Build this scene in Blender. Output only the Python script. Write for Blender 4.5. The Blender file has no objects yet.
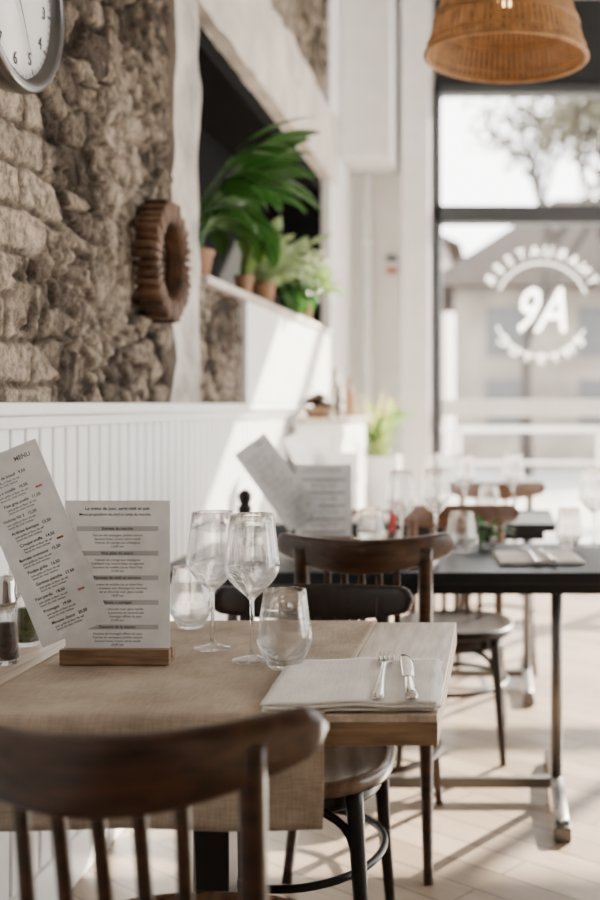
import bpy, bmesh, math, random
from mathutils import Vector, Matrix, noise
random.seed(7)
D=bpy.data; C=bpy.context
# ------------------------------------------------------------------ helpers
def link(o,parent=None):
    C.scene.collection.objects.link(o)
    if parent: o.parent=parent
    return o
def empty(name,loc=(0,0,0),rz=0):
    e=D.objects.new(name,None); e.empty_display_size=.05
    e.location=loc; e.rotation_euler=(0,0,rz); return link(e)
def mesh(name,vs,fs,mat=None,parent=None,smooth=False):
    m=D.meshes.new(name); m.from_pydata([tuple(v) for v in vs],[],fs)
    bm=bmesh.new(); bm.from_mesh(m); bmesh.ops.recalc_face_normals(bm,faces=bm.faces); bm.to_mesh(m); bm.free()
    m.update()
    if smooth: m.polygons.foreach_set('use_smooth',[True]*len(m.polygons))
    if mat: m.materials.append(mat)
    return link(D.objects.new(name,m),parent)
def boxdata(b):
    x0,x1,y0,y1,z0,z1=b
    vs=[(x0,y0,z0),(x1,y0,z0),(x1,y1,z0),(x0,y1,z0),(x0,y0,z1),(x1,y0,z1),(x1,y1,z1),(x0,y1,z1)]
    fs=[(0,3,2,1),(4,5,6,7),(0,1,5,4),(1,2,6,5),(2,3,7,6),(3,0,4,7)]
    return vs,fs
def boxes(name,lst,mat,parent=None,bevel=0):
    V=[];F=[]
    for b in lst:
        vs,fs=boxdata(b); o=len(V); V+=vs; F+=[tuple(i+o for i in f) for f in fs]
    ob=mesh(name,V,F,mat,parent)
    if bevel:
        md=ob.modifiers.new('bev','BEVEL'); md.width=bevel; md.segments=3
    return ob
def box(name,x0,x1,y0,y1,z0,z1,mat,parent=None,bevel=0):
    return boxes(name,[(x0,x1,y0,y1,z0,z1)],mat,parent,bevel)
def sweepdata(pts,sz,up,n=12,power=2.0,closed=False):
    pts=[Vector(p) for p in pts]; N=len(pts); V=[];F=[]
    for i,p in enumerate(pts):
        if closed: t=pts[(i+1)%N]-pts[i-1]
        else: t=pts[min(i+1,N-1)]-pts[max(i-1,0)]
        t.normalize()
        u=Vector(up)
        if abs(t.dot(u))>.98: u=Vector((1,0,0)) if abs(t.x)<.9 else Vector((0,1,0))
        s=t.cross(u).normalized(); v=s.cross(t).normalized()
        a,b=(sz[i] if isinstance(sz,list) else sz)
        for k in range(n):
            th=2*math.pi*(k+.5)/n; c,sn=math.cos(th),math.sin(th)
            cx=math.copysign(abs(c)**(2/power),c); sy=math.copysign(abs(sn)**(2/power),sn)
            V.append(p+s*a*cx+v*b*sy)
    M=N if closed else N-1
    for i in range(M):
        for k in range(n):
            a=i*n+k;b=i*n+(k+1)%n;c=((i+1)%N)*n+(k+1)%n;d=((i+1)%N)*n+k
            F.append((a,b,c,d))
    if not closed:
        F.append(tuple(range(n))); F.append(tuple((N-1)*n+k for k in range(n)))
    return V,F
def sweep(name,pts,sz,up,mat,parent=None,n=12,power=2.0,closed=False):
    V,F=sweepdata(pts,sz,up,n,power,closed)
    return mesh(name,V,F,mat,parent,True)
def multi(name,parts,mat,parent=None,smooth=True):
    V=[];F=[]
    for v,f in parts:
        o=len(V); V+=list(v); F+=[tuple(i+o for i in q) for q in f]
    return mesh(name,V,F,mat,parent,smooth)
def catmull(P,k=6):
    P=[Vector(p) for p in P]; out=[]
    Q=[2*P[0]-P[1]]+P+[2*P[-1]-P[-2]]
    for i in range(1,len(Q)-2):
        for j in range(k):
            t=j/k
            a,b,c,d=Q[i-1],Q[i],Q[i+1],Q[i+2]
            out.append(.5*((2*b)+(c-a)*t+(2*a-5*b+4*c-d)*t*t+(3*b-a-3*c+d)*t**3))
    out.append(P[-1]); return out
def lathe(name,prof,mat,parent=None,loc=(0,0,0),seg=40,closedprof=False):
    V=[];F=[];n=len(prof)
    for i in range(seg):
        a=2*math.pi*i/seg
        for r,z in prof: V.append((loc[0]+r*math.cos(a),loc[1]+r*math.sin(a),loc[2]+z))
    for i in range(seg):
        j=(i+1)%seg
        for k in range(n if closedprof else n-1):
            k2=(k+1)%n
            F.append((i*n+k,j*n+k,j*n+k2,i*n+k2))
    ob=mesh(name,V,F,mat,parent,True)
    bm=bmesh.new(); bm.from_mesh(ob.data); bmesh.ops.remove_doubles(bm,verts=bm.verts,dist=1e-5)
    bmesh.ops.recalc_face_normals(bm,faces=bm.faces); bm.to_mesh(ob.data); bm.free()
    return ob
def text(name,s,size,loc,mat,parent,rot=(math.pi/2,0,0),align='LEFT',ext=0.0,off=0.0,space=1.0,scale=(1,1,1),shear=0):
    c=D.curves.new(name,'FONT'); c.body=s; c.size=size; c.align_x=align; c.extrude=ext; c.offset=off
    c.space_line=space; c.resolution_u=2; c.shear=shear; c.materials.append(mat)
    o=D.objects.new(name,c); o.location=loc; o.rotation_euler=rot; o.scale=scale
    return link(o,parent)
# ------------------------------------------------------------------ materials
def newmat(name):
    m=D.materials.new(name); m.use_nodes=True; nt=m.node_tree
    return m,nt,nt.nodes,nt.links,nt.nodes['Principled BSDF']
def mat(name,col,rough=.5,metal=0,var=.08,scale=8,bump=0,bscale=60,stretch=(1,1,1),col2=None,emit=None,spec=.5):
    m,nt,N,L,b=newmat(name)
    tc=N.new('ShaderNodeTexCoord'); mp=N.new('ShaderNodeMapping'); mp.inputs['Scale'].default_value=stretch
    L.new(tc.outputs['Object'],mp.inputs['Vector'])
    nz=N.new('ShaderNodeTexNoise'); nz.inputs['Scale'].default_value=scale; nz.inputs['Detail'].default_value=5
    L.new(mp.outputs[0],nz.inputs['Vector'])
    cr=N.new('ShaderNodeValToRGB')
    c2=col2 if col2 else tuple(c*(1-2*var) for c in col)
    c1=col if col2 else tuple(min(1,c*(1+var)) for c in col)
    cr.color_ramp.elements[0].position=.3; cr.color_ramp.elements[1].position=.7
    cr.color_ramp.elements[0].color=(*c2,1); cr.color_ramp.elements[1].color=(*c1,1)
    L.new(nz.outputs[0],cr.inputs[0]); L.new(cr.outputs[0],b.inputs['Base Color'])
    b.inputs['Roughness'].default_value=rough; b.inputs['Metallic'].default_value=metal
    b.inputs['Specular IOR Level'].default_value=spec
    if bump:
        n2=N.new('ShaderNodeTexNoise'); n2.inputs['Scale'].default_value=bscale; n2.inputs['Detail'].default_value=4
        L.new(mp.outputs[0],n2.inputs['Vector'])
        bp=N.new('ShaderNodeBump'); bp.inputs['Strength'].default_value=bump; bp.inputs['Distance'].default_value=.01
        L.new(n2.outputs[0],bp.inputs['Height']); L.new(bp.outputs[0],b.inputs['Normal'])
    if emit:
        b.inputs['Emission Color'].default_value=(*emit[0],1); b.inputs['Emission Strength'].default_value=emit[1]
    return m
def glass(name,tint=(1,1,1),mixt=.30,rough=0):
    m,nt,N,L,b=newmat(name); N.remove(b); out=N['Material Output']
    g=N.new('ShaderNodeBsdfGlass'); g.inputs['IOR'].default_value=1.45; g.inputs['Color'].default_value=(.97,.97,.97,1); g.inputs['Roughness'].default_value=rough
    t=N.new('ShaderNodeBsdfTransparent'); t.inputs['Color'].default_value=(.96,.96,.96,1)
    mx=N.new('ShaderNodeMixShader'); mx.inputs[0].default_value=mixt
    L.new(g.outputs[0],mx.inputs[1]); L.new(t.outputs[0],mx.inputs[2]); L.new(mx.outputs[0],out.inputs[0])
    return m
def pane(name):
    m,nt,N,L,b=newmat(name); N.remove(b); out=N['Material Output']
    fr=N.new('ShaderNodeFresnel'); fr.inputs[0].default_value=1.25
    g=N.new('ShaderNodeBsdfGlossy'); g.inputs['Roughness'].default_value=.02
    t=N.new('ShaderNodeBsdfTransparent')
    mx=N.new('ShaderNodeMixShader'); L.new(fr.outputs[0],mx.inputs[0])
    L.new(t.outputs[0],mx.inputs[1]); L.new(g.outputs[0],mx.inputs[2]); L.new(mx.outputs[0],out.inputs[0])
    return m
def transl(name,col,f=.45,rough=.6,col2=None,scale=20,alpha=0):
    m=mat(name,col,rough,col2=col2,scale=scale); nt=m.node_tree; N=nt.nodes; L=nt.links
    b=N['Principled BSDF']; out=N['Material Output']
    t=N.new('ShaderNodeBsdfTranslucent'); t.inputs[0].default_value=(*col,1)
    mx=N.new('ShaderNodeMixShader'); mx.inputs[0].default_value=f
    L.new(b.outputs[0],mx.inputs[1]); L.new(t.outputs[0],mx.inputs[2]); L.new(mx.outputs[0],out.inputs[0])
    if alpha:
        tr=N.new('ShaderNodeBsdfTransparent'); m2=N.new('ShaderNodeMixShader'); m2.inputs[0].default_value=alpha
        L.new(mx.outputs[0],m2.inputs[1]); L.new(tr.outputs[0],m2.inputs[2]); L.new(m2.outputs[0],out.inputs[0])
    return m
M_white=mat('white_paint',(.83,.82,.80),.45,var=.03)
M_wains=mat('wainscot_paint',(.83,.83,.82),.4,var=.02,scale=3)
M_plaster=mat('old_plaster',(.48,.44,.39),.85,var=.22,scale=6,bump=.7,bscale=30)
M_beam=mat('lintel_plaster',(.58,.52,.45),.85,var=.16,scale=4,bump=.6,bscale=25)
M_black=mat('niche_dark',(.006,.006,.006),.9,spec=.05)  # near-black colour for the opening's dark interior
M_dark=mat('anthracite_metal',(.045,.05,.055),.45,var=.05)
M_header=mat('header_panel',(.022,.023,.025),.6,spec=.2)
M_ceil=mat('ceiling_paint',(.40,.39,.37),.8,var=.02)  # unseen ceiling toned down so it returns less fill
M_room=mat('unseen_wall_dark',(.22,.21,.20),.8,var=.02)  # unseen walls toned dark to cut fill from the camera side
M_chair=mat('walnut_stained_wood',(.060,.026,.013),.28,col2=(.014,.007,.004),scale=5,stretch=(1.5,12,12),bump=.08,bscale=30,spec=.4)
M_chair2=mat('dark_wood',(.018,.011,.008),.35,col2=(.008,.005,.004),scale=6,stretch=(10,10,2),spec=.3)
M_seat=mat('seat_wood',(.12,.070,.040),.26,col2=(.035,.02,.012),scale=5,stretch=(10,1.5,4),spec=.45)
M_orange=mat('honey_wood',(.17,.08,.038),.4,col2=(.08,.037,.018),scale=5,stretch=(2,9,9))
M_oak=mat('pale_oak',(.62,.53,.43),.38,col2=(.34,.265,.195),scale=6,stretch=(11,1,4),bump=.15,bscale=40)
M_oakedge=mat('oak_edge',(.30,.185,.11),.5,col2=(.13,.08,.048),scale=6,stretch=(2,2,18))
M_block=mat('menu_block_wood',(.30,.17,.09),.5,col2=(.11,.062,.033),scale=8,stretch=(1.5,8,20))
M_tbl2=mat('charcoal_table',(.009,.012,.015),.45,var=.1,spec=.25)
M_steel=mat('brushed_steel',(.16,.152,.145),.38,.8,var=.08)
M_iron=mat('black_iron',(.009,.009,.009),.38,.2,spec=.3)
M_silver=mat('cutlery_steel',(.50,.48,.46),.16,1,var=.03)
M_chrome=mat('clock_metal',(.12,.117,.115),.3,.9)
M_paper=transl('menu_paper',(.84,.84,.84),.25,.7)
M_ink=mat('ink',(.025,.025,.028),.8)
M_inkgrey=mat('ink_grey',(.13,.13,.14),.8)
M_inkred=mat('ink_rose',(.5,.16,.12),.8)
M_glass=glass('clear_glass')
M_pane=pane('window_pane')
M_ter=mat('terracotta',(.34,.19,.11),.8,var=.12)
M_potw=mat('white_ceramic',(.76,.76,.75),.3,var=.03)
M_soil=mat('soil',(.04,.028,.02),.95,var=.3,scale=60)
M_leaf=transl('lily_leaf',(.055,.165,.030),.28,.28,(.02,.07,.012),10)
M_leaf2=transl('light_leaf',(.27,.40,.10),.4,.45,(.09,.20,.045),20)
M_leaf3=transl('variegated_leaf',(.50,.60,.34),.4,.5,(.09,.21,.05),45)
M_flower=transl('pale_bud',(.60,.66,.42),.4)
M_wreath=mat('driftwood_brown',(.17,.09,.048),.7,col2=(.045,.022,.012),scale=14,bump=.3,bscale=50)
M_bulb=mat('warm_bulb',(1,.8,.5),.4,emit=((1,.62,.28),8))
M_rattan=transl('rattan',(.60,.35,.14),.35,.55,(.24,.125,.045),30)
M_letter=transl('window_lettering',(.95,.95,.95),.8,alpha=.2)
M_letter2=transl('window_lettering_faint',(.95,.95,.95),.8,alpha=.45)
M_pepper=mat('peppercorn',(.09,.06,.045),.8,col2=(.02,.015,.01),scale=150)
M_herb=mat('dried_herbs',(.14,.15,.05),.9,col2=(.04,.05,.02),scale=150)
M_wax=transl('candle_wax',(.75,.16,.14),.4,.4)

def linen(name,c1,c2):
    m,nt,N,L,b=newmat(name)
    tc=N.new('ShaderNodeTexCoord')
    nz=N.new('ShaderNodeTexNoise'); nz.inputs['Scale'].default_value=9; nz.inputs['Detail'].default_value=6
    L.new(tc.outputs['Object'],nz.inputs['Vector'])
    hs=[]
    for st in ((260,14,14),(14,260,260)):
        mp=N.new('ShaderNodeMapping'); mp.inputs['Scale'].default_value=st; L.new(tc.outputs['Object'],mp.inputs[0])
        q=N.new('ShaderNodeTexNoise'); q.inputs['Scale'].default_value=1.6; q.inputs['Detail'].default_value=2; L.new(mp.outputs[0],q.inputs[0]); hs.append(q)
    ad=N.new('ShaderNodeMath'); ad.operation='ADD'; L.new(hs[0].outputs[0],ad.inputs[0]); L.new(hs[1].outputs[0],ad.inputs[1])
    a2=N.new('ShaderNodeMath'); a2.operation='MULTIPLY_ADD'; a2.inputs[1].default_value=.6; L.new(ad.outputs[0],a2.inputs[0]); L.new(nz.outputs[0],a2.inputs[2])
    cr=N.new('ShaderNodeValToRGB')
    mr=N.new('ShaderNodeMapRange'); mr.inputs['From Min'].default_value=.85; mr.inputs['From Max'].default_value=1.35; L.new(a2.outputs[0],mr.inputs[0])
    cr.color_ramp.elements[0].color=(*c2,1); cr.color_ramp.elements[1].color=(*c1,1)
    L.new(mr.outputs[0],cr.inputs[0]); L.new(cr.outputs[0],b.inputs['Base Color'])
    b.inputs['Roughness'].default_value=.95; b.inputs['Specular IOR Level'].default_value=.15
    bp=N.new('ShaderNodeBump'); bp.inputs['Strength'].default_value=.35; bp.inputs['Distance'].default_value=.002
    L.new(ad.outputs[0],bp.inputs['Height']); L.new(bp.outputs[0],b.inputs['Normal'])
    return m
M_runner=linen('linen_runner',(.45,.37,.29),(.25,.20,.15))
M_napkin=linen('linen_napkin',(.78,.75,.71),(.62,.59,.55))
def floor_mat():
    m,nt,N,L,b=newmat('floor_planks')
    tc=N.new('ShaderNodeTexCoord'); mp=N.new('ShaderNodeMapping'); mp.inputs['Rotation'].default_value=(0,0,math.radians(38))
    L.new(tc.outputs['Object'],mp.inputs['Vector'])
    br=N.new('ShaderNodeTexBrick'); br.inputs['Scale'].default_value=1; br.inputs['Brick Width'].default_value=.9; br.inputs['Row Height'].default_value=.11
    br.inputs['Mortar Size'].default_value=.003; br.inputs['Color1'].default_value=(.44,.33,.235,1); br.inputs['Color2'].default_value=(.28,.20,.135,1); br.inputs['Mortar'].default_value=(.10,.07,.05,1)
    L.new(mp.outputs[0],br.inputs['Vector'])
    nz=N.new('ShaderNodeTexNoise'); nz.inputs['Scale'].default_value=6; nz.inputs['Detail'].default_value=6
    mp2=N.new('ShaderNodeMapping'); mp2.inputs['Scale'].default_value=(1,9,1); L.new(mp.outputs[0],mp2.inputs[0]); L.new(mp2.outputs[0],nz.inputs[0])
    mx=N.new('ShaderNodeMixRGB'); mx.blend_type='MULTIPLY'; mx.inputs[0].default_value=.45
    L.new(br.outputs[0],mx.inputs[1]); L.new(nz.outputs[0],mx.inputs[2]); L.new(mx.outputs[0],b.inputs['Base Color'])
    b.inputs['Roughness'].default_value=.38
    return m
M_floor=floor_mat()
def stone_mat():
    m,nt,N,L,b=newmat('rubble_stone')
    at=N.new('ShaderNodeAttribute'); at.attribute_name='Col'
    tc=N.new('ShaderNodeTexCoord')
    nz=N.new('ShaderNodeTexNoise'); nz.inputs['Scale'].default_value=24; nz.inputs['Detail'].default_value=10; nz.inputs['Roughness'].default_value=.8
    L.new(tc.outputs['Object'],nz.inputs[0])
    cr=N.new('ShaderNodeValToRGB'); cr.color_ramp.elements[0].position=.42; cr.color_ramp.elements[1].position=.60
    cr.color_ramp.elements[0].color=(.26,.245,.23,1); cr.color_ramp.elements[1].color=(1.45,1.42,1.38,1)
    L.new(nz.outputs[0],cr.inputs[0])
    mx=N.new('ShaderNodeMixRGB'); mx.blend_type='MULTIPLY'; mx.inputs[0].default_value=.85
    L.new(at.outputs['Color'],mx.inputs[1]); L.new(cr.outputs[0],mx.inputs[2]); L.new(mx.outputs[0],b.inputs['Base Color'])
    b.inputs['Roughness'].default_value=.95; b.inputs['Specular IOR Level'].default_value=.15
    bp=N.new('ShaderNodeBump'); bp.inputs['Strength'].default_value=1; bp.inputs['Distance'].default_value=.02
    L.new(nz.outputs[0],bp.inputs['Height']); L.new(bp.outputs[0],b.inputs['Normal'])
    return m
M_stone=stone_mat()

# ------------------------------------------------------------------ room shell
XW=-1.14
box('floor',-1.5,4.3,-2.2,8.1,-.12,0,M_floor)
box('ceiling',-1.5,4.3,-2.2,8.2,4.2,4.3,M_ceil)
wall=empty('wall_left')
boxes('wall_masonry',[(-1.55,XW,-2.2,8.2,0,1.70),(-1.55,XW,-2.2,8.2,2.70,4.2),(-1.55,XW,-2.2,3.97,1.70,2.70),(-1.55,XW,7.04,8.2,1.70,2.70)],M_white,wall)
boxes('niche_dark_boxes',[(-1.57,-1.47,3.97,7.04,1.70,2.70),(-1.50,XW-.005,6.98,7.04,1.72,2.70),(-1.50,XW-.005,3.97,4.0,1.72,2.70),(-1.50,XW-.005,3.97,7.04,2.62,2.70)],M_black,wall)  # added near-black boxes put the opening's dark interior into the colour
def sstep(a,b,x):
    t=max(0,min(1,(x-a)/(b-a))); return t*t*(3-2*t)
def rcell(v): return max(0,min(1,.5+.5*noise.cell(v)))
def stone_sample(y,z):
    w=noise.noise(Vector((y*4,z*4,1.3)))*.07+noise.noise(Vector((y*17,z*17,1.3)))*.020
    w2=noise.noise(Vector((y*4,z*4,9.3)))*.07+noise.noise(Vector((y*17,z*17,7.3)))*.020
    f=noise.fractal(Vector((y*22,z*22,4)),1,2,3)
    big=noise.noise(Vector((y*2.3,z*2.3,22)))
    edge=2.72+noise.noise(Vector((y*2,z*3,3)))*.26-(.12 if z<1.6 else 0)
    k=1-sstep(edge-.03,edge+.03,y)
    row=math.floor((z+w*.3)/.100); u=(y+w*.3)/.27+(row%2)*.5+ .15*math.sin(row*7.1); fu=u-math.floor(u); fv=(z+w*.3)/.100-row
    du=min(fu,1-fu)*.27; dv=min(fv,1-fv)*.100; e=sstep(.004,.013,min(du,dv)+f*.003)
    rnd=rcell(Vector((math.floor(u)+.5,row+.5,.5)))
    hb=.022+e*.012+f*.003+rnd*.005
    cb=Vector((.44,.365,.29))*(0.65+.6*rnd); cb=cb.lerp(Vector((.15,.12,.092)),(1-e)*.9)
    p=Vector(((y+w)/.15,(z+w2)/.080,0)); d,pp=noise.voronoi(p)
    e2=sstep(.02,.20,d[1]-d[0]+f*.09); c0=pp[0]; r=rcell(c0*3.7+Vector((5,5,5))); r2=rcell(c0*2.1+Vector((15,3,8))); r3=rcell(c0*5.3+Vector((2,9,1)))
    tilt=((p-c0).x*(r-.5)+(p-c0).y*(r3-.5))*.028
    hr=.020+e2*(.010+.018*r+tilt)+f*.008
    stone=Vector((.085,.067,.052)).lerp(Vector((.36,.295,.23)),r2**1.2)
    lime=Vector((.46,.39,.31))
    m=sstep(.0,.4,f*.5+big*1.1)*.65
    dirt=Vector((.050,.038,.029)).lerp(Vector((.26,.21,.165)),sstep(-.15,.35,big+f*.3))
    cr=dirt.lerp(stone,e2).lerp(lime,m*(.3+.7*e2))
    return hr*(1-k)+hb*k, cr*(1-k)+cb*k
def stone_patch(name,y0,y1,z0,z1,step):
    ny=int((y1-y0)/step)+1; nz=int((z1-z0)/step)+1; V=[];F=[];cols=[]
    for i in range(ny):
        y=y0+(y1-y0)*i/(ny-1)
        for j in range(nz):
            z=z0+(z1-z0)*j/(nz-1); h,c=stone_sample(y,z)
            V.append((XW+h,y,z)); cols.append(c)
    for i in range(ny-1):
        for j in range(nz-1):
            a=i*nz+j; F.append((a,a+nz,a+nz+1,a+1))
    ob=mesh(name,V,F,M_stone,wall,True)
    at=ob.data.color_attributes.new('Col','FLOAT_COLOR','POINT')
    flat=[]
    for c in cols: flat+=[max(0,c[0]),max(0,c[1]),max(0,c[2]),1]
    at.data.foreach_set('color',flat)
stone_patch('stone_face',1.9,3.70,1.25,3.0,.0065)
stone_patch('stone_face_sill',3.96,4.75,1.25,1.71,.01)
stone_patch('stone_face_upper',3.70,7.5,2.95,4.2,.02)
def rough_box(name,b,step,amp,m,parent):
    ob=box(name,*b,m,parent)
    bm=bmesh.new(); bm.from_mesh(ob.data)
    for ax in range(3):
        lo,hi=b[ax*2],b[ax*2+1]; n=int((hi-lo)/step)
        for i in range(1,n):
            co=[0,0,0]; no=[0,0,0]; co[ax]=lo+(hi-lo)*i/n; no[ax]=1
            bmesh.ops.bisect_plane(bm,geom=bm.verts[:]+bm.edges[:]+bm.faces[:],plane_co=co,plane_no=no)
    for v in bm.verts:
        v.co+=noise.noise_vector(v.co*7)*amp
    bm.to_mesh(ob.data); bm.free()
    return ob
rough_box('plaster_pier',(XW-.02,-1.085,3.66,3.97,1.25,4.2),.05,.018,M_plaster,wall)
rough_box('lintel_beam',(-1.30,-1.075,3.90,7.3,2.70,3.14),.07,.018,M_beam,wall)
boxes('far_pier',[(XW-.02,-1.085,7.04,8.0,1.25,4.2)],M_white,wall)
boxes('trim_1',[(-1.50,-1.06,4.0,7.04,1.695,1.725)],M_beam,None,.006)
boxes('trim_2',[(XW-.01,-1.075,4.68,7.04,1.26,1.695)],M_white,None,.006)
wc=empty('wainscot_panelling')
L=[]; y=-.6
while y<7.95:
    L.append((XW-.02,-1.12,y+.006,min(y+.074,7.99),.10,1.222)); y+=.08
boxes('beadboards',L,M_wains,wc,.007)
box('backing',XW-.02,-1.139,-.6,7.99,.1,1.222,M_wains,wc)
box('cap_rail',XW-.02,-1.075,-.6,7.99,1.226,1.256,M_wains,wc,.006)
box('cap_moulding',XW-.02,-1.10,-.6,7.99,1.195,1.226,M_wains,wc,.005)
box('baseboard_left',XW-.02,-1.105,-.6,7.99,0,.12,M_wains,None,.005)
wb=empty('wall_back')
boxes('wall_face',[(-1.55,-.48,8.0,8.2,0,4.2)],M_white,wb)
box('door_pilaster',-.70,-.50,7.78,8.0,0,4.2,M_white,wb,.01)
box('header',-.48,4.3,7.98,8.2,3.56,4.2,M_header,wb)
box('bulkhead_duct',-1.08,-.74,7.45,8.0,2.93,4.2,M_white,wb,.01)
pp=empty('heating_pipe',(-.955,7.93,0))
sweep('pipe',[(0,0,.05),(0,0,1.5),(0,0,2.93)],(.028,.028),(0,1,0),M_white,pp,16)
boxes('brackets',[(-.04,.04,-.035,.065,z,z+.03) for z in (.6,1.5,2.4)],M_white,pp,.003)
boxes('wall_right',[(4.1,4.3,-2.2,8.2,3.5,4.2),(4.1,4.3,-2.2,1.8,0,3.5),(4.1,4.3,3.4,3.7,0,3.5),(4.1,4.3,5.7,6.0,0,3.5),(4.1,4.3,-2.2,8.2,0,.3)],M_room)  # unseen wall, near stretch kept solid so daylight comes from the back
box('wall_front',-1.55,4.3,-2.4,-2.2,0,4.2,M_room)
w1=empty('window_1')
ZT=2.63
boxes('frame',[(-.48,-.425,7.94,8.08,0,3.56),(1.55,1.61,7.96,8.06,0,3.56),(3.3,3.36,7.96,8.06,0,3.56),(-.48,4.1,7.94,8.08,3.50,3.56),
  (-.48,4.1,7.94,8.08,ZT-.065,ZT+.065),(-.48,4.1,7.94,8.08,0,.10)],M_dark,w1,.006)
box('privacy_rail',-.425,4.1,7.97,8.03,1.17,1.29,M_white,w1,.004)
box('glass',-.48,4.1,8.012,8.018,.1,3.5,M_pane,w1)
lg=empty('window_lettering',(.30,7.965,1.94))
text('monogram','9A',.45,(-.02,0,-.155),M_letter,lg,align='CENTER',ext=.001,off=.003,scale=(.74,1,1),shear=.35)
for k,(s,a0,a1,flip) in enumerate((('RESTAURANT',150,30,0),('CUISINE',-140,-40,1))):
    for i,ch in enumerate(s):
        a=math.radians(a0+(a1-a0)*i/(len(s)-1)); x=.39*math.cos(a); z=.39*math.sin(a)
        th=(a-math.pi/2) if not flip else (a+math.pi/2)
        text('letter_%d_%d'%(k,i),ch,.105,(x,0,z),M_letter2,lg,rot=(math.pi/2,-th,0),align='CENTER',ext=.001,off=.0,scale=(-1,1,1))
for nm,a0,a1 in (('arc_top',20,160),('arc_bottom',200,340)):
    sweep(nm,[(.34*math.cos(math.radians(a)),0,.34*math.sin(math.radians(a))) for a in range(a0,a1,5)],(.005,.002),(0,1,0),M_letter2,lg,8)
sg=empty('safety_notice',(-.785,7.975,2.27))
box('plate',-.055,.055,0,.02,-.10,.10,M_potw,sg,.003)
box('red_band',-.04,.04,-.003,.0,-.07,-.02,M_inkred,sg)
box('blue_band',-.04,.04,-.003,.0,.02,.07,M_inkgrey,sg)

# ------------------------------------------------------------------ exterior
box('street_ground',-14,24,8.25,60,-.35,-.12,mat('paving',(.34,.32,.30),.9,scale=1.5))
bd=empty('street_building',(-1.2,24,0))
M_fac=mat('facade',(.27,.235,.195),.9,var=.2,scale=1)
M_roof=mat('roof_tiles',(.075,.060,.052),.95,col2=(.035,.028,.025),scale=3,stretch=(1,6,6),spec=.1)
M_fwin=mat('facade_window_glass',(.10,.10,.10),.4)
box('facade_wall',.2,16,0,6,-.1,3.9,M_fac,bd)
mesh('pitched_roof',[(-.5,-.6,3.8),(16.4,-.6,3.8),(16.4,4,6.5),(2.6,4,6.5),(-.5,6.5,3.8),(16.4,6.5,3.8)],[(0,1,2,3),(3,2,5,4),(0,3,4),(1,5,2),(0,4,5,1)],M_roof,bd)
boxes('facade_windows',[(x,x+.9,-.03,.05,z,z+1.1) for x in (.9,2.9,4.9,6.9) for z in (.7,2.3)],M_fwin,bd)
boxes('chimney',[(5,5.7,2,2.7,5.3,7.2)],M_roof,bd)
b2=empty('street_house',(-8,32,0))
box('house_wall',0,6.4,0,5,-.1,6.0,mat('pale_facade',(.36,.33,.29),.9),b2)
mesh('house_roof',[(-.4,-.5,5.9),(6.9,-.5,5.9),(6.9,5.5,5.9),(-.4,5.5,5.9),(3.2,-.5,7.6),(3.2,5.5,7.6)],[(0,1,4),(3,5,2),(0,4,5,3),(1,2,5,4)],M_roof,b2)
boxes('house_windows',[(x,x+.8,-.03,.05,z,z+1.3) for x in (.8,2.6,4.6) for z in (1,3.8)],M_fwin,b2)
M_bark=mat('bark',(.06,.05,.043),.95)
M_dry=transl('sparse_foliage',(.12,.11,.07),.35)
def tree(loc,h,sd,lf=9):
    rs=random.Random(sd); t=empty('street_tree',loc); parts=[]; tips=[]
    def br(p,d,l,r,lv):
        e=p+d*l; mid=p+d*l*.5+Vector((rs.uniform(-.05,.05),rs.uniform(-.05,.05),0))*l
        parts.append(sweepdata([p,mid,e],[(r,r),(r*.85,r*.85),(r*.65,r*.65)],(1,0,.1),6))
        if lv==0: tips.append(e); return
        for _ in range(3 if lv>1 else 4):
            nd=(d+Vector((rs.uniform(-.75,.75),rs.uniform(-.75,.75),rs.uniform(-.1,.6)))).normalized()
            br(e,nd,l*rs.uniform(.6,.8),r*.62,lv-1)
    br(Vector((0,0,0)),Vector((0,0,1)),h*.34,.14,4)
    multi('branches',parts,M_bark,t)
    V=[];F=[]
    for e in tips:
        for _ in range(lf):
            c=e+Vector([rs.uniform(-.45,.45) for _ in range(3)]); a=Vector([rs.uniform(-1,1) for _ in range(3)]).normalized()*.10
            b=a.orthogonal().normalized()*.07; o=len(V); V+=[c-a,c+b,c+a,c-b]; F.append((o,o+1,o+2,o+3))
    mesh('foliage',V,F,M_dry,t)
tree((2.0,19,-.12),7.8,3,13); tree((.5,21,-.12),7.6,11,11); tree((5.5,18,-.12),7.5,5)
rl=empty('terrace_railing',(0,10.2,0))
boxes('rails',[(-3,7,-.02,.02,1.0,1.05),(-3,7,-.012,.012,.38,.41),(-3,7,-.012,.012,.70,.73),(-3,7,-.012,.012,.08,.11)],M_white,rl)
boxes('posts',[(-3+1.3*i,-2.96+1.3*i,-.02,.02,-.12,1.02) for i in range(8)],M_white,rl)

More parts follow.
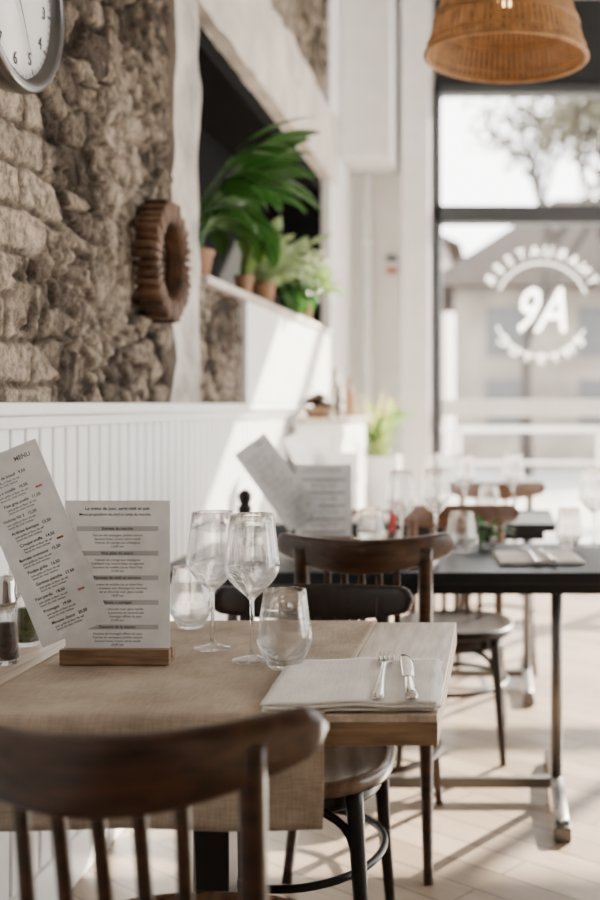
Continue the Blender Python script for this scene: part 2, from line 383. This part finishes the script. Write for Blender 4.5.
# ------------------------------------------------------------------ chairs
def chair(loc,rz,zt=.86,rf=.26,wood=None,legm=None,seatm=None,ns=5,rh=.047,pw=1.0):
    wood=wood or M_chair; legm=legm or M_chair; seatm=seatm or M_seat
    e=empty('dining_chair',(loc[0],loc[1],0),rz)
    hw=.245; yc=-.295; dz=.115
    def ry(x): return yc+dz*(abs(x)/hw)**2
    pts=[];sz=[]; N=44
    for i in range(N+1):
        s=-1+2*i/N; x=hw*s; a=abs(s)
        hh=rh*(1-.36*a*a)
        if a>.9: hh*=math.sqrt(max(.03,1-((a-.9)/.1)**2))
        pts.append((x,ry(x),zt-rh+.028*a*a)); sz.append((.0125 if a<.97 else .008,hh))
    sweep('top_rail',pts,sz,(0,-.12,1),wood,e,16,3.2)
    for k,sx in enumerate((-1,1)):
        P=catmull([(sx*.185,-rf,0),(sx*.172,-.215-(rf-.26)*.35,.25),(sx*.166,-.203,.46),(sx*.167,-.222,.65),(sx*.170,ry(.172)-.006,zt-.028)],6)
        S=[(.0125+.005*min(1,i/8)*pw,.0125*pw+.004*min(1,i/8)) for i in range(len(P))]
        sweep('rear_leg_%d'%(k+1),P,S,(0,1,0),wood,e,14,3)
        P=catmull([(sx*.150,.165,.435),(sx*.166,.183,.22),(sx*.182,.205,0)],6)
        S=[(.0195-.007*i/(len(P)-1),)*2 for i in range(len(P))]
        sweep('front_leg_%d'%(k+1),P,S,(0,1,0),legm,e,14)
    parts=[]
    for i in range(ns):
        x=(i-(ns-1)/2)*.047
        P=catmull([(x*.97,-.217,.45),(x*.99,-.248,.62),(x,ry(x)+.004,zt-.07)],5)
        parts.append(sweepdata(P,(.0095,.006),(0,1,0),12,3))
    multi('back_slats',parts,wood,e)
    layers=[(0,.428),(.9,.428),(.985,.432),(1,.440),(1,.452),(.985,.460),(.95,.463),(.88,.461),(.80,.456),(.4,.452),(0,.451)]
    n=48;V=[];F=[]
    for s,z in layers:
        for k in range(n):
            t=2*math.pi*k/n; c,sn=math.cos(t),math.sin(t)
            x=.222*math.copysign(abs(c)**.82,c)*(1+.05*sn); y=.232*math.copysign(abs(sn)**.82,sn)
            V.append((x*s,y*s+.003,z))
    for l in range(len(layers)-1):
        for k in range(n):
            F.append((l*n+k,l*n+(k+1)%n,(l+1)*n+(k+1)%n,(l+1)*n+k))
    s=mesh('seat',V,F,seatm,e,True)
    bm=bmesh.new(); bm.from_mesh(s.data); bmesh.ops.remove_doubles(bm,verts=bm.verts,dist=1e-6); bmesh.ops.recalc_face_normals(bm,faces=bm.faces); bm.to_mesh(s.data); bm.free()
    lay=[(.180*math.cos(t),.185*math.sin(t),.405) for t in [2*math.pi*i/40 for i in range(40)]]
    sweep('seat_frame',lay,(.012,.024),(0,0,1),legm,e,12,3,True)
    hoop=[(.195*math.cos(t),.228*math.sin(t)-.01,.245) for t in [2*math.pi*i/48 for i in range(48)]]
    sweep('hoop_stretcher',hoop,(.009,.009),(0,0,1),legm,e,10,2,True)
    P=catmull([(-.168,.182,.22),(-.13,.177,.36),(0,.172,.405),(.13,.177,.36),(.168,.182,.22)],6)
    sweep('bent_arch',P,(.009,.009),(0,1,.2),legm,e,10)
    return e
chair((-.465,1.555),0,zt=.874,rh=.050,pw=.8)
chair((-.460,2.50),math.pi,zt=.795,legm=M_iron,wood=M_chair2)
chair((-.372,3.24),0,zt=.89,rf=.37,pw=1.45)
chair((-.17,4.02),math.pi,legm=M_chair2,wood=M_orange,seatm=M_chair2)
chair((-.02,5.28),math.pi,wood=M_orange,seatm=M_orange)

# ------------------------------------------------------------------ table 1
t1=empty('dining_table')
boxes('table_top_planks',[(-1.07+.194*i,-1.07+.194*(i+1)-.0008,1.774,2.53,.738,.750) for i in range(5)],M_oak,t1,.0015)
box('table_top_core',-1.07,-.10,1.774,2.53,.700,.738,M_oakedge,t1,.002)
box('pedestal_post',-.59,-.52,2.11,2.18,.03,.70,M_iron,t1,.004)
boxes('pedestal_base',[(-.78,-.33,2.09,2.20,0,.03),(-.61,-.50,1.92,2.37,0,.03)],M_iron,t1,.004)
box('mounting_plate',-.70,-.41,2.0,2.29,.69,.70,M_iron,t1)
def ribbon(name,path,x0,x1,nx,mat_,amp=.0020,hang=.006,thick=.002,parent=None):
    V=[];F=[];n=len(path)
    for i in range(nx+1):
        x=x0+(x1-x0)*i/nx
        for (y,z) in path:
            d=max(0,.745-z)
            nzv=noise.noise(Vector((x*9,y*9,z*4)))
            V.append((x+noise.noise(Vector((y*3,z*5,2)))*.004,y-(d*12*hang*(.5+.5*math.sin(x*17+z*4))) if (d>0 and y<2.1) else y,z+(abs(nzv)*amp if d==0 else 0)))
    for i in range(nx):
        for k in range(n-1):
            a=i*n+k;F.append((a,a+n,a+n+1,a+1))
    o=mesh(name,V,F,mat_,parent,True); md=o.modifiers.new('s','SOLIDIFY'); md.thickness=thick; md.offset=1
    return o
path=[(2.538,z) for z in (.60,.64,.68,.72,.742)]+[(2.535,.750),(2.528,.7525)]+[(2.52-.0186*i,.7525) for i in range(41)]+[(1.772,.7518),(1.765,.7485),(1.762,.742)]+[(1.7605,.735-.0125*i) for i in range(14)]
ribbon('table_runner',path,-.885,-.283,50,M_runner)
def napkin(loc,w,d,rz=0,m=None):
    e=empty('folded_napkin',loc,rz)
    for li,(ox,oy,z) in enumerate(((0,0,.001),(.004,-.003,.0045),(-.003,.004,.0085))):
        V=[];F=[];nx,ny=24,24
        for i in range(nx+1):
            for j in range(ny+1):
                u=i/nx;v=j/ny
                x=(u-.5)*w+ox+noise.noise(Vector((v*3,li,1)))*.010; y=(v-.5)*d+oy+noise.noise(Vector((u*3,li,7)))*.010
                zz=z+.003*abs(noise.noise(Vector((x*14,y*14,li*.3))))+.0025*math.exp(-((u-.5)*9)**2)
                V.append((x,y,zz))
        for i in range(nx):
            for j in range(ny):
                a=i*(ny+1)+j;F.append((a,a+ny+1,a+ny+2,a+1))
        o=mesh('fold_%d'%li,V,F,m or M_napkin,e,True); md=o.modifiers.new('s','SOLIDIFY'); md.thickness=.003; md.offset=1
    return e
napkin((-.248,1.935,.7545),.285,.31,math.radians(2))
def strip(st,n=10):
    pts=[(x,y,z) for x,y,z,_,_ in st]; return sweepdata(pts,[(a,b) for *_,a,b in st],(0,0,1),n,2.6)
def fork(loc,rz):
    fk=empty('table_fork',loc,rz); fk.scale=(1.25,1.05,1.1)
    parts=[strip([(0,-.155,.001,.0035,.0012),(0,-.150,.001,.0072,.0016),(0,-.12,.002,.0078,.0018),(0,-.06,.004,.0050,.0020),(0,0,.007,.0036,.0022),(0,.04,.009,.0036,.0022),(0,.06,.008,.006,.0018),(0,.075,.006,.0115,.0015),(0,.095,.004,.0125,.0014)])]
    for k in range(4):
        x=(k-1.5)*.0071
        parts.append(strip([(x,.092,.004,.0022,.0013),(x,.12,.003,.0019,.0012),(x,.148,.007,.0010,.0009)],8))
    multi('fork_body',parts,M_silver,fk)
def knife(loc,rz):
    kn=empty('table_knife',loc,rz); kn.scale=(1.25,1.05,1.1)
    multi('knife_body',[strip([(0,-.155,.002,.004,.002),(0,-.150,.002,.0085,.004),(0,-.10,.003,.0080,.0045),(0,-.04,.004,.0065,.004),(0,-.03,.004,.0075,.0035)]),
      strip([(0,-.03,.004,.006,.0012),(.0005,-.02,.004,.0085,.0010),(.001,.03,.004,.0105,.0008),(.001,.09,.004,.0100,.0007),(-.001,.125,.004,.007,.0006),(-.004,.143,.004,.0015,.0005)])],M_silver,kn)
fork((-.208,1.955,.7700),math.radians(3)); knife((-.163,1.945,.7715),math.radians(7))

def wine_glass(x,y,z=.7565,s=1):
    e=empty('wine_glass',(x,y,z))
    out=[(0,0),(.036,0),(.0375,.0015),(.036,.003),(.015,.006),(.006,.012),(.004,.025),(.0036,.07),(.0042,.112),(.010,.120),(.026,.134),(.042,.152),(.0515,.170),(.0525,.180),(.050,.200),(.0455,.235),(.041,.276)]
    inn=[(.0397,.277),(.0394,.275),(.0438,.235),(.0483,.200),(.0506,.180),(.0496,.171),(.0402,.1542),(.025,.1365),(.009,.1240),(0,.1225)]
    lathe('glass_body',[(r*s,h*s) for r,h in out+inn],M_glass,e,seg=56); return e
def tumbler(x,y,z=.7565,s=1):
    e=empty('water_tumbler',(x,y,z))
    prof=[(0,0),(.026,0),(.030,.003),(.042,.025),(.0525,.050),(.0530,.056),(.050,.075),(.0445,.110),(.040,.146),(.0385,.1465),(.0385,.145),(.0428,.110),(.0482,.075),(.0510,.056),(.0505,.051),(.0398,.028),(.027,.012),(0,.011)]
    lathe('glass_body',[(r*s,h*s) for r,h in prof],M_glass,e,seg=56); return e
wine_glass(-.584,2.235); wine_glass(-.480,2.13,s=1.02); tumbler(-.405,2.07); tumbler(-.686,2.44,s=.93)
def shaker(name,x,y,content,z=.75,h=.15,s=1.15):
    e=empty(name,(x,y,z)); e.scale=(s,s,s)
    lathe('jar',[(0,0),(.020,0),(.022,.004),(.021,.03),(.017,h*.55),(.0175,h*.68),(.016,h*.68),(.0155,h*.55),(.019,.03),(.018,.008),(0,.006)],M_glass,e,seg=28)
    lathe('contents',[(0,.009),(.0175,.009),(.0180,.03),(.0155,h*.45),(0,h*.45)],content,e,seg=24)
    lathe('cap',[(0,h*.66),(.019,h*.66),(.0195,h*.70),(.016,h*.80),(.0165,h*.90),(.013,h*.97),(0,h)],M_silver,e,seg=28)
shaker('salt_shaker',-.958,2.13,M_pepper); shaker('pepper_shaker',-.985,2.29,M_herb); shaker('herb_shaker',-1.03,2.21,M_herb,h=.14)

# ------------------------------------------------------------------ menus
DISH=["Terrine de campagne, pickles maison","Saumon fume, creme citron aneth","Veloute de courge aux chataignes","Cabillaud roti, beurre blanc et legumes","Supreme de volaille, jus au thym frais","Risotto cremeux aux champignons des bois","Fondant au chocolat noir, glace vanille","Tarte fine aux pommes et caramel sale","Assiette de fromages affines du pays"]
HEAD=["Entrees du marche","Nos plats de saison","Formule du midi en semaine","Plateau a partager","Desserts de la maison"]
M_band=mat('band_grey',(.48,.48,.49),.8)
def menu_up(e,w=.2,h=.30,y=0,z0=.012):
    box('card',-w/2,w/2,y-.0006,y+.0006,z0,z0+h,M_paper,e)
    yy=y-.0012; top=z0+h
    text('title','Le menu du jour, servi midi et soir',.0088,(0,yy,top-.018),M_ink,e,align='CENTER',off=.00015)
    text('title2','Menu proposition du chef et carte du marche',.0074,(-.005,yy,top-.029),M_ink,e,align='CENTER',off=.00005)
    z=top-.056; k=0
    for i,hd in enumerate(HEAD):
        box('band_%d'%i,-w/2+.022,w/2-.022,yy-.0002,yy+.0004,z-.0024,z+.0068,M_band,e)
        text('head_%d'%i,hd,.0078,(0,yy-.0006,z),M_ink,e,align='CENTER',off=.00015)
        body='\n'.join([DISH[(k+j)%9] for j in range(3)])+'\n'+'%d,00 eur'%(12+3*i)
        text('body_%d'%i,body,.0064,(0,yy,z-.0125),M_inkgrey,e,align='CENTER',space=1.1,off=.0001)
        k+=2; z-=.0470
def menu_tilt(e,w,h,piv,ang,y,texted=True):
    c=D.objects.new('tilted_card',None); c.empty_display_size=.02; link(c,e); c.location=(piv[0],y,piv[1]); c.rotation_euler=(0,-ang,0)
    box('card_sheet',0,w,-.0006,.0006,0,h,M_paper,c)
    if texted:
        text('logo','MENU',.012,(w*.62,-.0012,h-.026),M_inkgrey,c,off=.0002)
        z=h-.050
        for i in range(12):
            text('line_h_%d'%i,["Tartare de boeuf","Os a moelle","Foie gras poele","Huitres Nr 3","Ardoise iberique","Croque truffe","Burrata cremeuse","Poulpe grille","Gambas plancha","Pain perdu","Fromages","Mousse choco"][i]+'   %d,50'%(9+i),.0082,(.022+(i%3)*.006,-.0012,z),M_ink,c,off=.00014)
            text('line_b_%d'%i,'pain grille et fleur de sel\nsauce du chef, herbes',.0060,(.026+(i%3)*.006,-.0012,z-.0080),M_inkgrey,c,space=1.0,off=.00008)
            if i%4==1: box('accent_%d'%i,.105,.118,-.0012,-.0008,z-.012,z-.008,M_inkred,c)
            z-=.0265
mh=empty('menu_holder',(-.731,2.105,.7565))
BL=[(-.104,.104,-.022,-.006,0,.030),(-.104,.104,.001,.022,0,.030),(-.104,.104,-.006,.001,0,.010)]
boxes('wood_block',BL,M_block,mh,.0015)
menu_up(mh,y=-.0015,z0=.011)
menu_tilt(mh,.140,.375,(-.142,.030),math.radians(22.5),-.0045)
mh2=empty('menu_holder',(-.63,3.93,.752))
boxes('wood_block',BL,M_block,mh2,.0015)
menu_up(mh2,h=.275,y=-.0015,z0=.011)
menu_tilt(mh2,.135,.34,(-.12,.045),math.radians(36),-.0045)
mh3=empty('menu_holder',(-.74,4.95,.752))
boxes('wood_block',BL,M_block,mh3,.0015)
box('card',-.1,.1,-.002,-.001,.011,.285,M_paper,mh3)
menu_tilt(mh3,.135,.34,(-.09,.035),math.radians(25),-.0045,False)

def table2(x0,x1,y0,y1,cols,cy):
    e=empty('bistro_table')
    box('table_top',x0,x1,y0,y1,.715,.75,M_tbl2,e,.003)
    boxes('apron',[(x0+.05,x1-.05,y0+.06,y0+.08,.675,.715),(x0+.05,x1-.05,y1-.08,y1-.06,.675,.715)],M_tbl2,e,.002)
    for i,cx in enumerate(cols):
        sweep('column_%d'%i,[(cx,cy,.05),(cx,cy,.4),(cx,cy,.715)],(.019,.019),(0,1,0),M_steel,e,16)
        P=catmull([(cx,cy-.33,.028),(cx,cy-.30,.045),(cx,cy,.055),(cx,cy+.30,.045),(cx,cy+.33,.028)],6)
        sweep('cross_foot_%d'%i,P,(.022,.018),(0,0,1),M_steel,e,14,3)
        boxes('foot_pad_%d'%i,[(cx-.026,cx+.026,cy-.36,cy-.30,0,.042),(cx-.026,cx+.026,cy+.30,cy+.36,0,.042)],M_steel,e,.006)
    box('stretcher',cols[0],cols[-1],cy-.016,cy+.016,.035,.068,M_steel,e,.004)
table2(-1.05,.55,3.28,3.98,(-.85,.18),3.50)
table2(-1.02,.24,4.62,5.27,(-.82,.12),4.92)
for g in ((-.335,3.74),(-.225,3.86),(.33,3.88),(-.16,4.98),(-.30,5.05),(.06,5.10)): wine_glass(g[0],g[1],.751)
for g in ((-.45,3.84),(-.13,3.72),(.24,3.84),(-.05,4.98),(-.42,5.0)): tumbler(g[0],g[1],.751,.95)
napkin((.12,3.55,.751),.26,.26,.1,M_napkin); napkin((-.33,3.46,.751),.26,.22,0,M_napkin)
fork((.10,3.55,.767),.12); knife((.15,3.55,.768),.12)
fork((-.36,3.46,.767),.02); knife((-.31,3.46,.768),.02)
napkin((-.1,4.78,.751),.26,.2,0,M_napkin); napkin((-.5,4.78,.751),.26,.2,0,M_napkin)
cn=empty('candle_holder',(-.385,3.93,.751))
lathe('glass_cup',[(0,0),(.026,0),(.030,.05),(.028,.05),(.024,.005),(0,.004)],M_glass,cn,seg=24)
lathe('candle',[(0,.006),(.012,.006),(.012,.16),(.010,.165),(0,.166)],M_wax,cn,seg=20)
pm=empty('pepper_mill',(-.90,3.88,.75))
lathe('mill_body',[(0,0),(.028,0),(.030,.01),(.024,.04),(.019,.09),(.024,.125),(.026,.14),(.018,.15),(.024,.165),(.025,.185),(.014,.20),(0,.205)],M_chair2,pm,seg=28)

def leafdata(base,az,el,L,W,droop,pet=0,segs=9,roll=0):
    p=Vector(base); V=[];F=[]; h=Vector((math.cos(az),math.sin(az),0)); side0=Vector((-math.sin(az),math.cos(az),0))
    pts=[p.copy()]; e=el; step=(pet+L)/segs
    dirs=[]
    for i in range(segs):
        d=h*math.cos(e)+Vector((0,0,1))*math.sin(e); dirs.append(d); p=p+d*step; pts.append(p.copy()); e-=droop/segs*(1+1.2*i/segs)
    dirs.append(dirs[-1])
    for i,q in enumerate(pts):
        s=i*step; up=side0.cross(dirs[i]); sd=side0*math.cos(roll)+up*math.sin(roll)
        if s<pet: w=.004
        else:
            t=(s-pet)/L; w=max(.002,W*math.sin(math.pi*min(1,t)**.75)**.85 if 0<t<1 else .002)
        n=sd.cross(dirs[i])
        V+=[q-sd*w+n*w*.25,q-sd*w*.5,q,q+sd*w*.5,q+sd*w+n*w*.25]
    for i in range(segs):
        for k in range(4):
            a=i*5+k;F.append((a,a+1,a+6,a+5))
    return V,F
def pot(e,r,h,m,z=0):
    lathe('pot',[(0,0),(r*.72,0),(r*.95,h*.85),(r,h*.86),(r*1.03,h),(r*.93,h),(r*.9,h*.86)],m,e,seg=32)
    lathe('soil',[(0,h*.85),(r*.9,h*.85)],M_soil,e,seg=24)
rs=random.Random(12)
pl=empty('potted_peace_lily',(-1.21,4.30,1.725)); pot(pl,.09,.13,M_ter)
parts=[]
for i in range(20):
    az=rs.uniform(-.75,1.35); el=rs.uniform(1.0,1.5)
    parts.append(leafdata((rs.uniform(-.03,.03),rs.uniform(-.03,.03),.11),az,el,rs.uniform(.24,.32),rs.uniform(.040,.060),rs.uniform(1.2,2.3),rs.uniform(.14,.42),16,rs.uniform(-.7,.7)))
for i in range(13):
    az=rs.uniform(-.8,1.2)
    parts.append(leafdata((rs.uniform(-.02,.04),rs.uniform(-.03,.03),.11),az,rs.uniform(1.3,1.52),rs.uniform(.26,.33),rs.uniform(.038,.058),rs.uniform(.7,1.7),rs.uniform(.36,.56),16,rs.uniform(-.8,.8)))
multi('foliage',parts,M_leaf,pl)
p2=empty('potted_herb_plant',(-1.10,4.72,1.725)); pot(p2,.042,.08,M_ter)
parts=[]
for i in range(50):
    az=rs.uniform(-1.2,2.0); parts.append(leafdata((rs.uniform(-.02,.02),rs.uniform(-.02,.02),.065),az,rs.uniform(1.0,1.5),rs.uniform(.07,.12),rs.uniform(.014,.022),rs.uniform(.5,1.5),rs.uniform(.08,.22),8,rs.uniform(-.6,.6)))
multi('foliage',parts,M_leaf2,p2)
p3=empty('potted_variegated_plant',(-1.12,5.20,1.725)); pot(p3,.06,.10,M_ter)
parts=[]
for i in range(100):
    az=rs.uniform(-1.9,1.9); parts.append(leafdata((rs.uniform(-.03,.03),rs.uniform(-.04,.04),.08),az,rs.uniform(.8,1.5),rs.uniform(.07,.11),rs.uniform(.018,.03),rs.uniform(.4,1.6),rs.uniform(.08,.32),8,rs.uniform(-.8,.8)))
multi('foliage',parts,M_leaf3,p3)
p4=empty('potted_trailing_plant',(-1.11,5.70,1.725)); pot(p4,.05,.09,M_iron)
parts=[]
for i in range(80):
    az=rs.uniform(-1.6,1.6); parts.append(leafdata((rs.uniform(-.03,.03),rs.uniform(-.06,.06),.08),az,rs.uniform(.3,1.4),rs.uniform(.06,.10),rs.uniform(.016,.026),rs.uniform(.6,2.2),rs.uniform(.06,.18),8,rs.uniform(-.8,.8)))
multi('foliage',parts,M_leaf,p4)
p6=empty('potted_flowering_plant',(-1.11,6.25,1.725)); pot(p6,.05,.1,M_ter)
parts=[leafdata((0,0,.09),rs.uniform(-1.4,1.4),rs.uniform(.8,1.5),.10,.022,rs.uniform(.5,1.3),rs.uniform(.08,.20),7,rs.uniform(-.6,.6)) for i in range(60)]
multi('foliage',parts,M_leaf2,p6)
parts=[leafdata((0,0,.09),rs.uniform(-1.4,1.4),rs.uniform(1.0,1.5),.05,.022,.8,rs.uniform(.25,.34),7,rs.uniform(-.6,.6)) for i in range(20)]
multi('blossoms',parts,M_flower,p6)

cb=empty('sideboard_cabinet')
box('carcass',-1.07,-.84,5.75,6.85,.08,1.155,M_white,cb,.004)
box('plinth',-1.07,-.86,5.78,6.83,0,.08,M_white,cb)
box('wood_top',-1.07,-.82,5.72,6.88,1.155,1.18,M_oak,cb,.003)
boxes('door_panels',[(-.845,-.832,5.79+.52*i,6.28+.52*i,.12,1.12) for i in range(2)],M_white,cb,.003)
boxes('front_end_panel',[(-1.03,-.88,5.735,5.75,.15,1.10)],M_white,cb,.003)
bs=empty('basket_of_bread',(-.98,5.95,1.18))
lathe('basket',[(0,0),(.06,0),(.085,.06),(.078,.06),(.056,.008),(0,.008)],M_block,bs,seg=24)
parts=[]
for i in range(5):
    a=i*1.2; parts.append(sweepdata([(.03*math.cos(a)-.05,.03*math.sin(a),.05+.012*i),(.03*math.cos(a),.03*math.sin(a)+.01,.075+.012*i),(.03*math.cos(a)+.05,.03*math.sin(a),.06+.012*i)],[(.01,.01),(.022,.02),(.008,.008)],(0,0,1),10))
multi('bread_rolls',parts,M_chair,bs)
for i,(x,y,h,m) in enumerate(((-.93,6.3,.26,M_glass),(-.97,6.48,.28,M_pepper),(-.92,6.7,.24,M_ter))):
    bt=empty('bottle',(x,y,1.18))
    lathe('bottle_body',[(0,0),(.036,0),(.038,.01),(.038,h*.55),(.030,h*.66),(.014,h*.76),(.013,h*.97),(.016,h*.975),(.016,h),(0,h)],m,bt,seg=24)
p5=empty('planter_box_plant',(-.79,7.14,0))
box('planter_box',-.14,.14,-.14,.14,0,.92,M_potw,p5,.01)
box('soil',-.12,.12,-.12,.12,.9,.925,M_soil,p5)
parts=[leafdata((rs.uniform(-.07,.07),rs.uniform(-.07,.07),.91),rs.uniform(0,6.28),rs.uniform(1.25,1.5),rs.uniform(.10,.14),.02,rs.uniform(.3,.8),rs.uniform(.1,.30),8,rs.uniform(-.6,.6)) for i in range(60)]
multi('foliage',parts,M_leaf2,p5)
parts=[leafdata((rs.uniform(-.06,.06),rs.uniform(-.06,.06),.91),rs.uniform(0,6.28),rs.uniform(1.35,1.5),.05,.022,.5,rs.uniform(.30,.45),7) for i in range(16)]
multi('blossoms',parts,transl('yellow_petal',(.75,.65,.2),.4),p5)
p7=empty('table_posy',(-.045,3.86,.751))
lathe('vase',[(0,0),(.028,0),(.034,.03),(.036,.07),(.033,.07),(.031,.03),(.026,.006),(0,.006)],M_glass,p7,seg=28)
parts=[leafdata((0,0,.01),rs.uniform(0,6.28),rs.uniform(.9,1.5),.06,.010,rs.uniform(.6,1.8),rs.uniform(.05,.08),7) for i in range(40)]
multi('sprigs',parts,M_leaf,p7)

# ------------------------------------------------------------------ clock
ck=empty('wall_clock',(-1.12,2.42,2.165))
def latheX(name,prof,m,parent,seg=64):
    o=lathe(name,prof,m,parent,seg=seg); o.rotation_euler=(0,math.pi/2,0); return o
latheX('case_rim',[(.0,0),(.210,0),(.216,.010),(.224,.050),(.220,.072),(.208,.080),(.196,.074),(.190,.050),(0,.050)],M_chrome,ck)
latheX('dial',[(0,.051),(.190,.051),(.190,.0525),(0,.0525)],M_potw,ck)
for i in range(12):
    a=math.pi/2-i*math.pi/6
    yy=.150*math.cos(a); zz=.150*math.sin(a)
    text('numeral_%d'%i,str(12 if i==0 else i),.042,(.054,yy,zz-.015),M_ink,ck,rot=(math.pi/2,0,math.pi/2),align='CENTER',ext=.0005)
Lb=[]
for i in range(60):
    a=i*math.pi/30; ca,sa=math.cos(a),math.sin(a); r0=.180 if i%5 else .174; w=.0012 if i%5 else .003
    Vb=[(.0535,r0*ca-w*sa,r0*sa+w*ca),(.0535,r0*ca+w*sa,r0*sa-w*ca),(.0535,.188*ca+w*sa,.188*sa-w*ca),(.0535,.188*ca-w*sa,.188*sa+w*ca)]
    Lb.append((Vb,[(0,1,2,3)]))
multi('minute_ticks',Lb,M_ink,ck,False)
def hand(nm,ang,l,w,x):
    ca,sa=math.cos(ang),math.sin(ang)
    mesh(nm,[(x,-.03*ca-w*sa,-.03*sa+w*ca),(x,-.03*ca+w*sa,-.03*sa-w*ca),(x,l*ca+w*.3*sa,l*sa-w*.3*ca),(x,l*ca-w*.3*sa,l*sa+w*.3*ca),(x+.002,0,0)],[(0,1,4),(1,2,4),(2,3,4),(3,0,4)],M_ink,ck)
hand('hour_hand',math.radians(200),.10,.006,.056); hand('minute_hand',math.radians(-60),.15,.004,.059)
latheX('hub',[(0,.052),(.008,.052),(.008,.064),(0,.065)],M_ink,ck,16)
# ------------------------------------------------------------------ wooden wreath
wr=empty('driftwood_wreath',(-1.055,3.45,1.70))
parts=[];n=40
for i in range(n):
    a=2*math.pi*i/n+rs.uniform(-.01,.01); ca,sa=math.cos(a),math.sin(a)
    r0=.128+rs.uniform(-.003,.003); r1=.186+rs.uniform(-.009,.009); x=rs.uniform(-.002,.002)
    parts.append(sweepdata([(x,r0*ca,r0*sa),(x,(r0+r1)/2*ca,(r0+r1)/2*sa),(x,r1*ca,r1*sa)],[(.0080,.036),(.0098,.038),(.0112,.037)],(1,0,0),8,6))
multi('stacked_wood_pieces',parts,M_wreath,wr)
sweep('inner_ring',[(0,.130*math.cos(t),.130*math.sin(t)) for t in [2*math.pi*i/48 for i in range(48)]],(.005,.032),(1,0,0),M_wreath,wr,8,3,True)

# ------------------------------------------------------------------ pendant lamp
lp=empty('wicker_pendant_lamp',(.02,3.45,2.34))
prof=[(.250,0),(.236,.06),(.214,.14),(.184,.23),(.150,.32),(.115,.38),(.085,.40)]
prc=catmull([(r,0,z) for r,z in prof],3)
parts=[];n=80
for i in range(n):
    a=2*math.pi*i/n; ca,sa=math.cos(a),math.sin(a)
    P=[(p.x*ca,p.x*sa,p.z) for p in prc]
    S=[(.0022,.0058*p.x/.25+.0005) for p in prc]
    V=[];F=[]
    for q,(t,w) in zip(P,S):
        V+=[(q[0]-sa*w,q[1]+ca*w,q[2]),(q[0]+sa*w,q[1]-ca*w,q[2]),(q[0]*1.01+sa*w,q[1]*1.01-ca*w,q[2]),(q[0]*1.01-sa*w,q[1]*1.01+ca*w,q[2])]
    for j in range(len(P)-1):
        for k in range(4): F.append((j*4+k,j*4+(k+1)%4,(j+1)*4+(k+1)%4,(j+1)*4+k))
    parts.append((V,F))
multi('rattan_staves',parts,M_rattan,lp,False)
parts=[]
for (r,z,t) in ((.252,.0,.008),(.246,.03,.004),(.227,.10,.005),(.223,.115,.004),(.194,.21,.005),(.163,.295,.005),(.126,.37,.005),(.088,.40,.007)):
    parts.append(sweepdata([(r*math.cos(k*math.pi/30),r*math.sin(k*math.pi/30),z) for k in range(60)],(t,t),(0,0,1),8,2,True))
multi('rattan_hoops',parts,M_rattan,lp)
lathe('bulb',[(0,.16),(.02,.165),(.032,.19),(.030,.22),(.016,.25),(.014,.27),(0,.27)],M_bulb,lp,seg=24)
lathe('socket',[(0,.27),(.02,.27),(.02,.33),(.085,.40),(.02,.41),(.0,.42)],M_iron,lp,seg=24)
sweep('cord',[(0,0,.4),(0,0,1.2),(0,0,1.86)],(.004,.004),(0,1,0),M_iron,lp,8)
lathe('ceiling_rose',[(0,1.86),(.05,1.86),(.05,1.84),(.01,1.81),(0,1.81)],M_iron,lp,seg=24)

# ------------------------------------------------------------------ light
w=D.worlds.new('World'); C.scene.world=w; w.use_nodes=True
bg=w.node_tree.nodes['Background']; bg.inputs[0].default_value=(1,.985,.965,1); bg.inputs[1].default_value=9.0
sl=D.lights.new('sun','SUN'); sl.energy=50; sl.angle=math.radians(.8); sl.color=(1,.90,.76)
so=D.objects.new('sun',sl); so.rotation_euler=Vector((-.5,-.74,-.50)).to_track_quat('-Z','Y').to_euler(); so.location=(5,12,8); link(so)
# ------------------------------------------------------------------ camera
cd=D.cameras.new('camera'); cd.sensor_fit='AUTO'; cd.sensor_width=36; cd.lens=44
cd.shift_x=-200/900; cd.shift_y=-45/900; cd.clip_start=.05; cd.clip_end=200
cd.dof.use_dof=True; cd.dof.focus_distance=2.13; cd.dof.aperture_fstop=1.95
co=D.objects.new('camera',cd); co.location=(0,0,1.25); co.rotation_euler=(math.pi/2,0,0); link(co)
C.scene.camera=co
